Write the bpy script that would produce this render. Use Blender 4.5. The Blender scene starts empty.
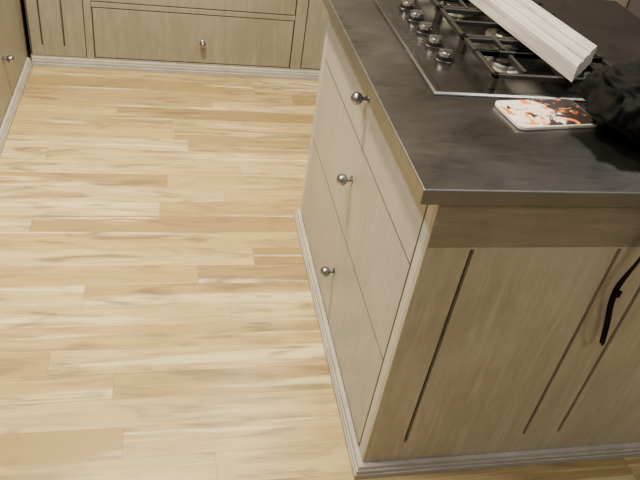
import bpy, bmesh, math, random
from mathutils import Vector, Matrix, noise
random.seed(4)
C=bpy.context
def link(o,parent=None):
    C.scene.collection.objects.link(o)
    if parent: o.parent=parent
    return o
def empty(name):
    e=bpy.data.objects.new(name,None); e.empty_display_size=0.1
    return link(e)
def mobj(name,verts,faces,mat,parent=None,smooth=False,bevel=0,seg=2,auto=True):
    m=bpy.data.meshes.new(name); m.from_pydata([tuple(v) for v in verts],[],faces)
    bm=bmesh.new(); bm.from_mesh(m); bmesh.ops.recalc_face_normals(bm,faces=bm.faces); bm.to_mesh(m); bm.free()
    if mat: m.materials.append(mat)
    o=bpy.data.objects.new(name,m); link(o,parent)
    if smooth:
        for p in m.polygons: p.use_smooth=True
    if bevel:
        b=o.modifiers.new('bevel','BEVEL'); b.width=bevel; b.segments=seg; b.limit_method='ANGLE'; b.angle_limit=math.radians(35)
    return o
def boxvf(x0,x1,y0,y1,z0,z1):
    v=[(x,y,z) for x in(x0,x1) for y in(y0,y1) for z in(z0,z1)]
    f=[(0,1,3,2),(4,6,7,5),(0,4,5,1),(2,3,7,6),(0,2,6,4),(1,5,7,3)]
    return v,f
def box(name,x0,x1,y0,y1,z0,z1,mat,parent=None,bevel=0):
    v,f=boxvf(x0,x1,y0,y1,z0,z1)
    return mobj(name,v,f,mat,parent,bevel=bevel)
def boxes(name,lst,mat,parent=None,bevel=0):
    V=[];F=[]
    for b in lst:
        v,f=boxvf(*b); n=len(V); V+=v; F+=[tuple(i+n for i in q) for q in f]
    return mobj(name,V,F,mat,parent,bevel=bevel)
def lathe(name,prof,mat,loc,axis=(0,0,1),parent=None,n=40,smooth=True):
    rot=Vector((0,0,1)).rotation_difference(Vector(axis)).to_matrix()
    V=[];F=[]
    for r,h in prof:
        for i in range(n):
            a=2*math.pi*i/n
            V.append(rot@Vector((r*math.cos(a),r*math.sin(a),h))+Vector(loc))
    for k in range(len(prof)-1):
        for i in range(n):
            j=(i+1)%n
            F.append((k*n+i,k*n+j,(k+1)*n+j,(k+1)*n+i))
    F.append(tuple(range(n))); F.append(tuple((len(prof)-1)*n+i for i in range(n)))
    o=mobj(name,V,F,mat,parent,smooth=smooth)
    if smooth:
        o.data.polygons[-1].use_smooth=False; o.data.polygons[-2].use_smooth=False
        m=o.modifiers.new('es','EDGE_SPLIT'); m.split_angle=math.radians(40)
    return o
def sweep(name,path,prof,mat,parent=None,closed=False):
    """path: 2D pts, prof: (outward offset,z); outward = right side of travel"""
    n=len(path); V=[];F=[]
    P=[Vector(p) for p in path]
    for i in range(n):
        d0=(P[i]-P[i-1]).normalized() if (i>0 or closed) else None
        d1=(P[(i+1)%n]-P[i]).normalized() if (i<n-1 or closed) else None
        if d0 is None: d0=d1
        if d1 is None: d1=d0
        n0=Vector((d0.y,-d0.x)); n1=Vector((d1.y,-d1.x))
        m=(n0+n1); m=m/ (1+n0.dot(n1))
        for o,z in prof: V.append((P[i].x+m.x*o,P[i].y+m.y*o,z))
    k=len(prof)
    for i in range(n if closed else n-1):
        j=(i+1)%n
        for a in range(k):
            b=(a+1)%k
            F.append((i*k+a,i*k+b,j*k+b,j*k+a))
    if not closed:
        F.append(tuple(range(k))); F.append(tuple((n-1)*k+a for a in range(k)))
    return mobj(name,V,F,mat,parent,bevel=0.0008)
# ---------------- node helpers
class NT:
    def __init__(s,name):
        s.m=bpy.data.materials.new(name); s.m.use_nodes=True; s.t=s.m.node_tree
        s.b=s.t.nodes['Principled BSDF']
    def n(s,typ,**k):
        x=s.t.nodes.new(typ)
        for a,v in k.items(): setattr(x,a,v)
        return x
    def l(s,a,b): s.t.links.new(a,b)
    def put(s,sock,v):
        if hasattr(v,'links') or isinstance(v,bpy.types.NodeSocket): s.l(v,sock)
        elif v is not None: sock.default_value=v
    def math(s,op,a,b=None,c=None):
        x=s.n('ShaderNodeMath',operation=op); s.put(x.inputs[0],a)
        if b is not None: s.put(x.inputs[1],b)
        if c is not None: s.put(x.inputs[2],c)
        return x.outputs[0]
    def mix(s,f,a,b,blend='MIX'):
        x=s.n('ShaderNodeMix',data_type='RGBA',blend_type=blend); s.put(x.inputs[0],f)
        s.put(x.inputs[6],a if not isinstance(a,tuple) else (*a,1)); s.put(x.inputs[7],b if not isinstance(b,tuple) else (*b,1))
        return x.outputs[2]
    def ramp(s,f,stops,interp='LINEAR'):
        x=s.n('ShaderNodeValToRGB'); s.put(x.inputs[0],f); x.color_ramp.interpolation=interp
        e=x.color_ramp.elements
        while len(e)<len(stops): e.new(.5)
        for i,(p,c) in enumerate(stops):
            e[i].position=p; e[i].color=(*c,1) if isinstance(c,tuple) else (c,c,c,1)
        return x.outputs[0]
    def noise(s,vec,scale=5,detail=4,rough=.5,dist=0):
        x=s.n('ShaderNodeTexNoise'); s.put(x.inputs['Vector'],vec); x.inputs['Scale'].default_value=scale
        x.inputs['Detail'].default_value=detail; x.inputs['Roughness'].default_value=rough; x.inputs['Distortion'].default_value=dist
        return x.outputs['Fac']
    def obj(s): return s.n('ShaderNodeTexCoord').outputs['Object']
    def mp(s,vec,scale=(1,1,1),loc=(0,0,0),rot=(0,0,0)):
        x=s.n('ShaderNodeMapping'); s.put(x.inputs['Vector'],vec); x.inputs['Scale'].default_value=scale
        x.inputs['Location'].default_value=loc; x.inputs['Rotation'].default_value=rot
        return x.outputs[0]
    def bump(s,h,st=.2,d=.01):
        x=s.n('ShaderNodeBump'); x.inputs['Strength'].default_value=st; x.inputs['Distance'].default_value=d
        s.put(x.inputs['Height'],h); s.l(x.outputs[0],s.b.inputs['Normal'])
    def set(s,**k):
        for a,v in k.items():
            a=a.replace('_',' ')
            if isinstance(v,tuple) and len(v)==3: v=(*v,1)
            s.put(s.b.inputs[a],v)
        return s.m
def plain(name,col,rough=.5,metal=0,**k):
    t=NT(name); o=t.obj(); f=t.noise(o,30,3)
    c=t.mix(f,tuple(x*.88 for x in col),tuple(min(1,x*1.1) for x in col))
    t.set(Base_Color=c,Roughness=rough,Metallic=metal,**k); return t.m
def paint(name,col,dark,grain=(9,9,.9),rough=.4,amt=.75,wear=.35):
    t=NT(name); o=t.obj()
    a=t.noise(t.mp(o,grain),6,6,.6,.3)
    b=t.noise(o,3.2,6,.65,.6)
    g=t.noise(t.mp(o,tuple(x*6 for x in grain)),9,3,.6)
    f=t.math('ADD',t.math('MULTIPLY',a,.45),t.math('MULTIPLY',b,.55))
    f=t.ramp(f,[(.40,0.0),(.60,1.0)])
    f=t.math('MULTIPLY',f,amt)
    c=t.mix(f,col,dark)
    st=t.ramp(g,[(.56,0.0),(.76,1.0)])
    c=t.mix(t.math('MULTIPLY',st,wear),c,tuple(x*.45 for x in dark))
    lp=t.noise(t.mp(o,tuple(x*.7 for x in grain),loc=(4,2,9)),7,5,.6,.5)
    c=t.mix(t.math('MULTIPLY',t.ramp(lp,[(.55,0.),(.68,1.)]),.4),c,tuple(min(.8,x*1.2+.02) for x in col))
    t.set(Base_Color=c,Roughness=rough)
    t.bump(g,.08,.003)
    return t.m
M_front=paint('glazed_paint_front',(.43,.395,.31),(.30,.265,.195),amt=.7,wear=.3)
M_side=paint('glazed_paint_drawer',(.385,.385,.37),(.295,.29,.27),amt=.7,wear=.28)
M_stile=paint('glazed_paint_stile',(.46,.47,.47),(.36,.36,.35),amt=.5,wear=.2)
M_back=paint('glazed_paint_back',(.28,.265,.22),(.19,.175,.138),amt=.6,wear=.28)
M_mould=paint('moulding_paint',(.40,.40,.385),(.28,.27,.25),grain=(2,2,6))
M_glaze=paint('dark_glaze',(.085,.07,.05),(.05,.04,.028))
M_shade_band=paint('shade_band_paint',(.24,.21,.16),(.155,.132,.098),grain=(1,9,9))  # darker tone puts the worktop overhang's shade into the colour
M_wall=plain('wall_plaster',(.34,.32,.29),.8)
M_ceil=plain('ceiling_paint',(.62,.59,.54),.85)
# steel counter
def steel(name,col,r0,r1,brush=(1,40,40),b=.02,mot=.25,metal=1.0):
    t=NT(name); o=t.obj()
    s=t.noise(t.mp(o,brush),12,4,.7); w=t.noise(t.mp(o,(1,1.6,1)),4,5,.6,.6); w3=t.noise(t.mp(o,(1,5,1)),9,5,.6,.3)
    f=t.math('ADD',t.math('MULTIPLY',s,.5),t.math('MULTIPLY',w,.5))
    r=t.n('ShaderNodeMapRange'); t.put(r.inputs[0],f); r.inputs[1].default_value=.35; r.inputs[2].default_value=.65; r.inputs[3].default_value=r0; r.inputs[4].default_value=r1
    m=t.math('ADD',t.math('MULTIPLY',w,.5),t.math('MULTIPLY',w3,.5))
    c=t.mix(t.ramp(m,[(.35,0.),(.65,1.)]),tuple(x*(1-mot) for x in col),tuple(x*(1+mot) for x in col))
    t.set(Base_Color=c,Roughness=r.outputs[0],Metallic=metal)
    t.bump(s,b,.002); return t.m
M_steel=steel('stainless_worktop',(.215,.214,.222),.25,.36,mot=.14,b=.03)
M_edge=steel('stainless_worktop_edge',(.22,.225,.235),.32,.42,mot=.1,metal=.85)
M_hob=steel('stainless_hob',(.24,.245,.255),.2,.3,mot=.08)
M_knob=plain('brushed_nickel',(.31,.33,.36),.28,1)
M_chrome=plain('chrome',(.5,.5,.52),.15,1)
M_iron=plain('cast_iron',(.008,.008,.009),.5)
M_blk=plain('black_enamel',(.01,.01,.011),.25)
M_alu=plain('burner_aluminium',(.3,.3,.29),.4,1)
# floor
def floor_mat():
    t=NT('oak_floorboards'); o=t.obj(); s=t.n('ShaderNodeSeparateXYZ'); t.l(o,s.inputs[0])
    x,y=s.outputs[0],s.outputs[1]
    W=.092; L=1.1
    yr=t.math('DIVIDE',t.math('ADD',y,20.03),W); row=t.math('FLOOR',yr); fy=t.math('FRACT',yr)
    wn=t.n('ShaderNodeTexWhiteNoise',noise_dimensions='1D'); t.l(row,wn.inputs['W'])
    xr=t.math('ADD',t.math('DIVIDE',t.math('ADD',x,20),L),t.math('MULTIPLY',wn.outputs[0],7.3))
    col=t.math('FLOOR',xr); fx=t.math('FRACT',xr)
    cv=t.n('ShaderNodeCombineXYZ'); t.l(row,cv.inputs[0]); t.l(col,cv.inputs[1])
    w2=t.n('ShaderNodeTexWhiteNoise',noise_dimensions='2D'); t.l(cv.outputs[0],w2.inputs['Vector'])
    idv=w2.outputs['Value']
    sh=t.n('ShaderNodeVectorMath',operation='MULTIPLY_ADD'); t.l(w2.outputs['Color'],sh.inputs[0]); sh.inputs[1].default_value=(13,17,11); t.l(o,sh.inputs[2])
    v=sh.outputs[0]
    base=t.ramp(idv,[(0,(.31,.225,.10)),(.25,(.41,.31,.14)),(.65,(.50,.39,.185)),(1,(.63,.515,.28))])
    g1=t.noise(t.mp(v,(1.1,12,1)),3,5,.6,.8)
    g2=t.noise(t.mp(v,(3,90,1)),4,4,.7)
    g3=t.noise(t.mp(v,(2,35,1)),4,5,.65,.4)
    sap=t.noise(t.mp(v,(.30,9,1)),2.2,4,.6,.8)
    c=t.mix(t.ramp(g1,[(.42,0.),(.76,.6)]),base,(.26,.185,.085))
    c=t.mix(t.ramp(sap,[(.565,0.),(.63,.75)]),c,(.74,.66,.43))
    c=t.mix(t.math('MULTIPLY',g2,.22),c,(.23,.155,.07))
    c=t.mix(t.ramp(g3,[(.5,0.),(.75,.35)]),c,(.22,.155,.075))
    kn=t.noise(t.mp(v,(1.6,8,1)),2.0,3,.55,1.2)
    c=t.mix(t.ramp(kn,[(.51,0.),(.71,.8)]),c,(.17,.13,.08))
    gy=t.math('LESS_THAN',t.math('MINIMUM',fy,t.math('SUBTRACT',1,fy)),.010)
    gx=t.math('LESS_THAN',t.math('MINIMUM',fx,t.math('SUBTRACT',1,fx)),.0011)
    gap=t.math('MAXIMUM',gy,gx)
    c=t.mix(t.math('MULTIPLY',gap,.5),c,(.2,.13,.065))
    t.set(Base_Color=c,Roughness=t.math('ADD',t.math('MULTIPLY',g1,.12),.22))
    t.bump(t.math('SUBTRACT',t.math('MULTIPLY',g2,.1),gap),.12,.002)
    return t.m
M_floor=floor_mat()

# ---------------- room
X0,X1,Y0,Y1,ZC=-1.28,3.2,-1.6,3.9,2.6
box('floor',X0-.1,X1+.1,Y0-.1,Y1+.1,-.06,0,M_floor)
box('ceiling',X0-.1,X1+.1,Y0-.1,Y1+.1,ZC,ZC+.08,M_ceil)
box('wall_back',X0-.1,X1+.1,Y1,Y1+.1,0,ZC,M_wall)
box('wall_front',X0-.1,X1+.1,Y0-.1,Y0,0,ZC,M_wall)
box('wall_left',X0-.1,X0,Y0,Y1,0,ZC,M_wall)
box('wall_right',X1,X1+.1,Y0,Y1,0,ZC,M_wall)

plinth_prof=[(0,0),(.019,0),(.019,.0165),(.0155,.018),(.0155,.0205),(.0165,.0215),(.0165,.030),(.0125,.0315),(.0125,.034),(.0115,.042),(.004,.046),(0,.046)]
def knob(name,loc,axis,parent):
    prof=[(.011,0),(.0115,.002),(.009,.004),(.0055,.007),(.005,.013),(.0065,.0155)]
    R=.0158; cz=.0285
    for i in range(1,13):
        a=math.pi*(.13+.87*i/12); prof.append((max(R*math.sin(a),.0002),cz-R*math.cos(a)))
    return lathe(name,prof,M_knob,loc,axis,parent)

# ---------------- island
isl=empty('kitchen_island')
FX,FY,BX,BY=.478,.947,1.43,2.035
CT=.9; CB=.868
box('carcass',FX+.018,BX,FY+.012,BY,0,CB,M_glaze,isl)
boxes('face_frame',[(FX,FX+.02,FY+.0127,.990,.0,CB-.001),(FX,FX+.02,1.994,BY,.0,CB-.001),(FX+.0005,FX+.0195,.990,1.994,0,.050)],M_stile,isl,.001)
boxes('glazed_joints',[(FX-.0008,FX+.018,.9905,1.9935,a,b) for a,b in((.3793,.3825),(.6693,.6725),(.0502,.0548))]+[(FX-.0006,FX+.018,.9912,.9948,.055,.862)],M_glaze,isl)
for i,(a,b) in enumerate([(.6727,.862),(.3827,.669),(.055,.379)]):
    box('drawer_front_%d'%(i+1),FX-.0005,FX+.02,.995,1.989,a,b,M_side,isl,.0006)
    knob('drawer_knob_%d'%(i+1),(FX-.0005,1.478,(.795,.555,.226)[i]),(-1,0,0),isl)
def slotted(name,xs,zs,slots,d0,d1,mat,parent):
    nx,nz=len(xs),len(zs); V=[];F=[]
    idx={}
    def vid(i,j,s):
        if (i,j,s) not in idx:
            idx[(i,j,s)]=len(V); V.append((xs[i],(d0,d1)[s],zs[j]))
        return idx[(i,j,s)]
    solid=lambda i,j: 0<=i<nx-1 and 0<=j<nz-1 and (i,j) not in slots
    for i in range(nx-1):
        for j in range(nz-1):
            if not solid(i,j): continue
            for s in (0,1): F.append((vid(i,j,s),vid(i+1,j,s),vid(i+1,j+1,s),vid(i,j+1,s)))
            if not solid(i-1,j): F.append((vid(i,j,0),vid(i,j+1,0),vid(i,j+1,1),vid(i,j,1)))
            if not solid(i+1,j): F.append((vid(i+1,j,0),vid(i+1,j+1,0),vid(i+1,j+1,1),vid(i+1,j,1)))
            if not solid(i,j-1): F.append((vid(i,j,0),vid(i+1,j,0),vid(i+1,j,1),vid(i,j,1)))
            if not solid(i,j+1): F.append((vid(i,j+1,0),vid(i+1,j+1,0),vid(i+1,j+1,1),vid(i,j+1,1)))
    return mobj(name,V,F,mat,parent,bevel=.0012)
gw=.0046
gx=[.576,.9025,1.003,1.329]
xs=[FX]
for g in gx: xs+=[g-gw,g+gw]
xs.append(BX)
slotted('end_panel',xs,[0,.118,.749,CB-.001],{(1,1),(3,1),(5,1),(7,1)},FY,FY+.0125,M_front,isl)
box('shade_band_board',FX+.0005,BX,FY-.003,FY-.0002,.757,CB-.001,M_shade_band,isl,.001)  # thin added board carrying the painted shade band below the worktop
sweep('plinth_moulding',[(BX,BY),(FX,BY),(FX,FY),(BX,FY)],plinth_prof,M_mould,isl)
e=.002
wt=box('worktop',.4335+e,BX+.03-e,.930+e,2.07-e,CB+.001,CT,M_steel,isl,.0)
# folded steel edge around the worktop
sweep('worktop_edge',[(BX+.03,2.07),(.4335,2.07),(.4335,.93),(BX+.03,.93)],[(-.0035,CT+.0002),(-.0022,CT+.0002),(-.0008,CT-.0006),(0,CT-.0026),(0,CB),(-.006,CB)],M_edge,isl,closed=True)

# ---------------- hob
hob=empty('gas_cooktop')
HX0,HX1,HY0,HY1=.568,1.085,1.30,2.0
hz=CT+.0003
prof=[(0,hz-.0),(0,hz+.004),(-.006,hz+.0065),(-.016,hz+.0065),(-.022,hz+.004),(-.03,hz+.0035),(-.03,hz)]
sweep('rim',[(HX0,HY0),(HX1,HY0),(HX1,HY1),(HX0,HY1)],prof,M_hob,hob,closed=True)
box('pan',HX0+.02,HX1-.02,HY0+.02,HY1-.02,hz,hz+.0034,M_hob,hob)
bt=hz+.0034
burn=[(.80,1.467,.034),(.80,1.842,.042),(1.0,1.467,.042),(1.0,1.842,.034),(.905,1.655,.055)]
for i,(x,y,r) in enumerate(burn):
    lathe('burner_base_%d'%i,[(r*1.35,0),(r*1.35,.003),(r*1.1,.006),(r*1.05,.013),(r*1.0,.0155),(r*.5,.0155)],M_alu,(x,y,bt),parent=hob)
    lathe('burner_cap_%d'%i,[(r*.86,.0155),(r*.9,.018),(r*.88,.0225),(r*.8,.0245),(r*.1,.0255)],M_blk,(x,y,bt),parent=hob)
def bar(L,x0,x1,y0,y1,z0,z1): L.append((min(x0,x1),max(x0,x1),min(y0,y1),max(y0,y1),z0,z1))
gt=bt+.038; gb=bt+.026; w=.006
def grate(name,x0,x1,y0,y1,cents):
    L=[]
    bar(L,x0,x1,y0,y0+2*w,gb,gt);bar(L,x0,x1,y1-2*w,y1,gb,gt)
    bar(L,x0,x0+2*w,y0,y1,gb,gt);bar(L,x1-2*w,x1,y0,y1,gb,gt)
    for cx,cy,r in cents:
        q=r*.55
        bar(L,x0,cx-q,cy-w*.8,cy+w*.8,gb,gt+.002) 
        bar(L,cx+q,x1,cy-w*.8,cy+w*.8,gb,gt+.002)
        ya=max(y0,cy-.11); yb=min(y1,cy+.11)
        bar(L,cx-w*.8,cx+w*.8,ya,cy-q,gb,gt+.002)
        bar(L,cx-w*.8,cx+w*.8,cy+q,yb,gb,gt+.002)
    if len(cents)==2:
        m=(cents[0][0]+cents[1][0])/2; bar(L,m-w,m+w,y0,y1,gb,gt)
    for fx in (x0,x1-.014):
        for fy in (y0,y1-.014): bar(L,fx,fx+.014,fy,fy+.014,bt,gt)
    boxes(name,L,M_iron,hob,.002)
grate('pan_support_1',.715,1.07,1.335,1.553,[burn[0],burn[2]])
grate('pan_support_2',.715,1.07,1.557,1.753,[burn[4]])
grate('pan_support_3',.715,1.07,1.757,1.975,[burn[1],burn[3]])
for i in range(5):
    y=1.492+.0855*i; x=.655
    lathe('control_knob_bezel_%d'%i,[(.026,0),(.026,.002),(.0235,.0035)],M_blk,(x,y,bt),parent=hob)
    lathe('control_knob_%d'%i,[(.021,.003),(.021,.005),(.0185,.006),(.0178,.020),(.016,.022),(.001,.022)],M_chrome,(x,y,bt),parent=hob)
    lathe('control_knob_skirt_%d'%i,[(.0212,.003),(.0208,.012)],M_blk,(x,y,bt),parent=hob)
    box('control_knob_grip_%d'%i,x-.0155,x+.0155,y-.003,y+.003,bt+.0205,bt+.026,M_chrome,hob,.001)

# ---------------- timber board with mitred end
t=NT('whitewashed_timber'); o=t.obj()
a=t.noise(t.mp(t.mp(o,rot=(0,0,-.137)),(60,1.5,60)),2,4,.6); b=t.noise(o,9,5,.6)
c=t.mix(t.ramp(a,[(.35,0.),(.65,1.)]),(.52,.52,.51),(.29,.29,.285)); c=t.mix(t.ramp(b,[(.5,0.),(.8,.5)]),c,(.66,.65,.62))
t.set(Base_Color=c,Roughness=.6); t.bump(a,.3,.003); M_timb=t.m
d=Vector((-.137,1,0)).normalized(); s=Vector((d.y,-d.x,0))
org=Vector((.894,1.308,gt+.0025))
prof2=[(0,0),(0,.038),(.004,.042),(.030,.042),(.032,.037),(.036,.037),(.038,.045),(.068,.045),(.070,.040),(.075,.040),(.077,.047),(.118,.047),(.126,.040),(.126,0)]
V=[];F=[];k=len(prof2)
for (u,z) in prof2: V.append(org+s*u+d*(u*.80)+Vector((0,0,z)))
for (u,z) in prof2: V.append(org+s*u+d*.86+Vector((0,0,z)))
for i in range(k):
    j=(i+1)%k; F.append((i,j,k+j,k+i))
F.append(tuple(range(k)));F.append(tuple(range(k,2*k)))
mobj('timber_moulding',V,F,M_timb,bevel=.001)

# ---------------- patterned card
t=NT('printed_ceramic'); o=t.obj()
n1=t.noise(t.mp(o,loc=(3,1,0)),20,3,.6,1.5); n2=t.noise(t.mp(o,loc=(7,5,0)),17,4,.6,1.0); n3=t.noise(o,45,3,.6,1.)
sx=t.n('ShaderNodeSeparateXYZ'); t.l(o,sx.inputs[0])
rgt=t.math('MULTIPLY',t.math('SUBTRACT',sx.outputs[0],.79),1.5)
c=t.mix(t.ramp(n1,[(.50,0.),(.54,1.)]),(.70,.66,.60),(.70,.22,.04))
c=t.mix(t.ramp(t.math('ADD',n2,rgt),[(.49,0.),(.53,1.)]),c,(.025,.02,.025))
c=t.mix(t.ramp(n3,[(.60,0.),(.63,1.)]),c,(.55,.13,.03))
t.set(Base_Color=c,Roughness=.4); M_card=t.m
tv=empty('decorative_trivet')
def rrect(cx,cy,w,h,r,ang,n=8):
    P=[]
    for (sx,sy,a0) in((1,1,0),(-1,1,90),(-1,-1,180),(1,-1,270)):
        for i in range(n+1):
            a=math.radians(a0+90*i/n)
            P.append(Vector((sx*(w/2-r)+r*math.cos(a),sy*(h/2-r)+r*math.sin(a))))
    R=Matrix.Rotation(ang,2)
    return [R@p+Vector((cx,cy)) for p in P]
def prism(name,P,z0,z1,mat,parent,bevel=.002):
    n=len(P); V=[(p.x,p.y,z0) for p in P]+[(p.x,p.y,z1) for p in P]
    F=[tuple(range(n)),tuple(range(n,2*n))]+[(i,(i+1)%n,n+(i+1)%n,n+i) for i in range(n)]
    return mobj(name,V,F,mat,parent,bevel=bevel)
ang=math.radians(8)
prism('rim',rrect(.806,1.226,.205,.120,.016,ang),CT+.0005,CT+.009,plain('cream_glaze',(.68,.65,.59),.3),tv)
tp=prism('printed_face',rrect(.806,1.226,.199,.114,.013,ang),CT+.0085,CT+.0095,M_card,tv,0)

# ---------------- bag
M_fab=NT('black_nylon'); o=M_fab.obj(); f=M_fab.noise(o,400,2); M_fab.set(Base_Color=M_fab.mix(f,(.002,.002,.002),(.005,.005,.006)),Roughness=.8,Specular_IOR_Level=.15); M_fab.bump(f,.3,.001); M_fab=M_fab.m
bag=empty('black_bag')
bm=bmesh.new(); bmesh.ops.create_icosphere(bm,subdivisions=6,radius=1)
for v in bm.verts:
    p=v.co.copy()
    q=Vector([math.copysign(abs(c)**.68,c) for c in p])
    q=Vector((q.x*.30,q.y*.13,q.z*.073))
    fo=noise.noise(p*2.1+Vector((3,1,7)))*.03+abs(noise.noise(p*4.5))*.022-abs(noise.noise(Vector((p.x*8+p.y*4,p.y*5-p.x*3,p.z*3))))*.026
    q+=p*fo
    lowf=max(0,min(1,(q.z+.060)/.03))
    q.x=max(q.x,-.222-.09*lowf*lowf*(3-2*lowf))
    q.z=max(q.z,-.078)
    q.y=min(q.y,.14)
    v.co=q+Vector((1.165,1.145,CT+.0795))
zmin=min(v.co.z for v in bm.verts)
for v in bm.verts: v.co.z-=zmin-CT-.0008
me=bpy.data.meshes.new('body'); bm.to_mesh(me); bm.free(); me.materials.append(M_fab)
for p in me.polygons: p.use_smooth=True
link(bpy.data.objects.new('body',me),bag)
def ribbon(name,pts,wdir,wid,th,mat,parent):
    P=[Vector(p) for p in pts]; Q=[]
    for i in range(len(P)-1):
        p0=P[max(i-1,0)];p1=P[i];p2=P[i+1];p3=P[min(i+2,len(P)-1)]
        for k in range(8):
            u=k/8; Q.append(.5*((2*p1)+(-p0+p2)*u+(2*p0-5*p1+4*p2-p3)*u*u+(-p0+3*p1-3*p2+p3)*u**3))
    Q.append(P[-1]); V=[];F=[];n=len(Q)
    for i,q in enumerate(Q):
        w_=Vector(wdir(i/(n-1))).normalized()*wid/2
        tg=(Q[min(i+1,n-1)]-Q[max(i-1,0)]).normalized(); nn=tg.cross(w_).normalized()*th/2
        V+=[q-w_-nn,q+w_-nn,q+w_+nn,q-w_+nn]
    for i in range(n-1):
        for a in range(4):
            b=(a+1)%4; F.append((i*4+a,i*4+b,(i+1)*4+b,(i+1)*4+a))
    F+= [(0,1,2,3),tuple((n-1)*4+a for a in range(4))]
    return mobj(name,V,F,mat,parent,smooth=False,bevel=.0006)
strap=empty('bag_strap')
ribbon('webbing',[(1.03,.985,CT+.010),(1.0,.965,CT+.006),(.975,.945,CT+.005),(.955,.922,CT-.003),(.943,.916,.84),(.934,.919,.75),(.926,.922,.70),(.924,.926,.66),(.933,.929,.61),(.946,.931,.57),(.956,.930,.53),(.964,.927,.487)],
       lambda u:(1,.15+.5*math.sin(u*6),0),.014,.0022,M_fab,strap)
ribbon('webbing_loop',[(.926,.925,.64),(.925,.916,.60),(.931,.912,.56),(.944,.912,.52),(.960,.918,.490)],lambda u:(1,.35,.3),.009,.002,M_fab,strap)
box('buckle',.917,.935,.917,.923,.638,.656,M_fab,strap,.002)

# ---------------- back cabinets
YB=3.270
bc=empty('base_cabinet')
bx0,bx1=-.655,2.4
box('carcass',bx0,bx1,YB+.012,3.88,0,.87,M_glaze,bc)
slotted('panel_door',[-.645,-.60,-.592,-.50,-.492,-.40],[.052,.10,.82,.86],{(1,1),(3,1)},YB,YB+.0115,M_back,bc)
boxes('face_frame',[(-.396,-.362,YB-.002,YB+.0115,.0,.868),(-.36,.604,YB-.002,YB+.0115,.0,.052),(-.36,.604,YB-.002,YB+.0115,.305,.328),(.606,.66,YB-.002,YB+.0115,.0,.868),(.662,bx1,YB-.002,YB+.0115,.0,.052),(-.655,-.398,YB,YB+.0115,0,.050)],M_back,bc,.0015)
box('drawer_front_1',-.356,.600,YB-.001,YB+.0115,.057,.300,M_back,bc,.0015)
box('drawer_front_2',-.356,.600,YB-.001,YB+.0115,.333,.60,M_back,bc,.0015)
box('drawer_front_3',-.356,.600,YB-.001,YB+.0115,.605,.864,M_back,bc,.0015)
box('drawer_front_4',.665,2.38,YB-.001,YB+.0115,.057,.864,M_back,bc,.0015)
for i,z in enumerate((.165,.47,.74)): knob('drawer_knob_%d'%i,(.155,YB-.001,z),(0,-1,0),bc)
sweep('plinth_moulding',[(-.649,YB),(bx1,YB)],plinth_prof,M_mould,bc)
box('worktop',bx0+.02,bx1+.02,YB-.03,3.88,.87,.9,M_steel,bc,.003)
# left cabinets
lc=empty('base_cabinet')
LX=-.668
box('carcass',-1.27,LX-.012,1.2,3.88,0,.87,M_glaze,lc)
boxes('doors',[(LX-.0115,LX,a,b,.055,.862) for a,b in((1.205,2.0),(2.004,2.62),(2.66,3.18))],M_back,lc,.0015)
boxes('face_frame',[(LX-.0115,LX-.001,2.624,2.656,.05,.868),(LX-.0115,LX-.001,3.184,3.265,.05,.868),(LX-.0115,LX-.001,1.2,3.265,0,.051)],M_back,lc,.001)
knob('door_knob',(LX,2.79,.245),(1,0,0),lc)
sweep('plinth_moulding',[(LX,3.25),(LX,1.2)][::-1],plinth_prof,M_mould,lc)
box('worktop',-1.275,LX+.03,1.18,3.87,.87,.9,M_steel,lc,.003)

# ---------------- lights : ceiling downlights
def emis(name,c,s):
    m=bpy.data.materials.new(name); m.use_nodes=True; b=m.node_tree.nodes['Principled BSDF']
    b.inputs['Emission Color'].default_value=(*c,1); b.inputs['Emission Strength'].default_value=s; return m
M_em=emis('lamp_glow',(1,.85,.62),12); M_white=plain('lamp_trim',(.8,.8,.8),.4)
def down(x,y,power,size=.12,col=(1,.86,.64),spread=180):
    e=empty('ceiling_downlight')
    lathe('trim',[(.075,0),(.075,-.006),(.055,-.008),(.052,-.002)],M_white,(x,y,ZC),parent=e)
    lathe('lens',[(.05,-.001),(.05,-.003)],M_em,(x,y,ZC),parent=e)
    l=bpy.data.lights.new('lamp','AREA'); l.shape='DISK'; l.size=size; l.energy=power; l.color=col; l.spread=math.radians(spread)
    o=bpy.data.objects.new('lamp',l); o.location=(x,y,ZC-.012); link(o,e)
down(-.15,1.98,64,.15,col=(1,.80,.48),spread=120); down(-.5,1.1,42,.15,col=(1,.94,.84)); down(.5,3.0,18,col=(1,.86,.6)); down(1.5,1.5,34,.2,col=(1,.93,.82)); down(-.5,-.4,12,col=(1,.97,.93)); down(1.7,-.8,16,col=(1,.96,.9))
w=bpy.data.worlds.new('world'); C.scene.world=w; w.use_nodes=True
w.node_tree.nodes['Background'].inputs[0].default_value=(1,.95,.9,1); w.node_tree.nodes['Background'].inputs[1].default_value=.3

# ---------------- camera
R=Vector((.9766,-.168,.1334)); U=Vector((.0013,.626,.7796)); Fw=Vector((.2149,.7616,-.6119))
Fw.normalize(); R=(R-Fw*R.dot(Fw)).normalized(); U=R.cross(Fw)
cam=bpy.data.cameras.new('camera'); cam.lens=679/640*36; cam.sensor_width=36; cam.clip_start=.02
co=bpy.data.objects.new('camera',cam); link(co)
co.matrix_world=Matrix(((R.x,U.x,-Fw.x,0),(R.y,U.y,-Fw.y,0),(R.z,U.z,-Fw.z,1.535),(0,0,0,1)))
C.scene.camera=co
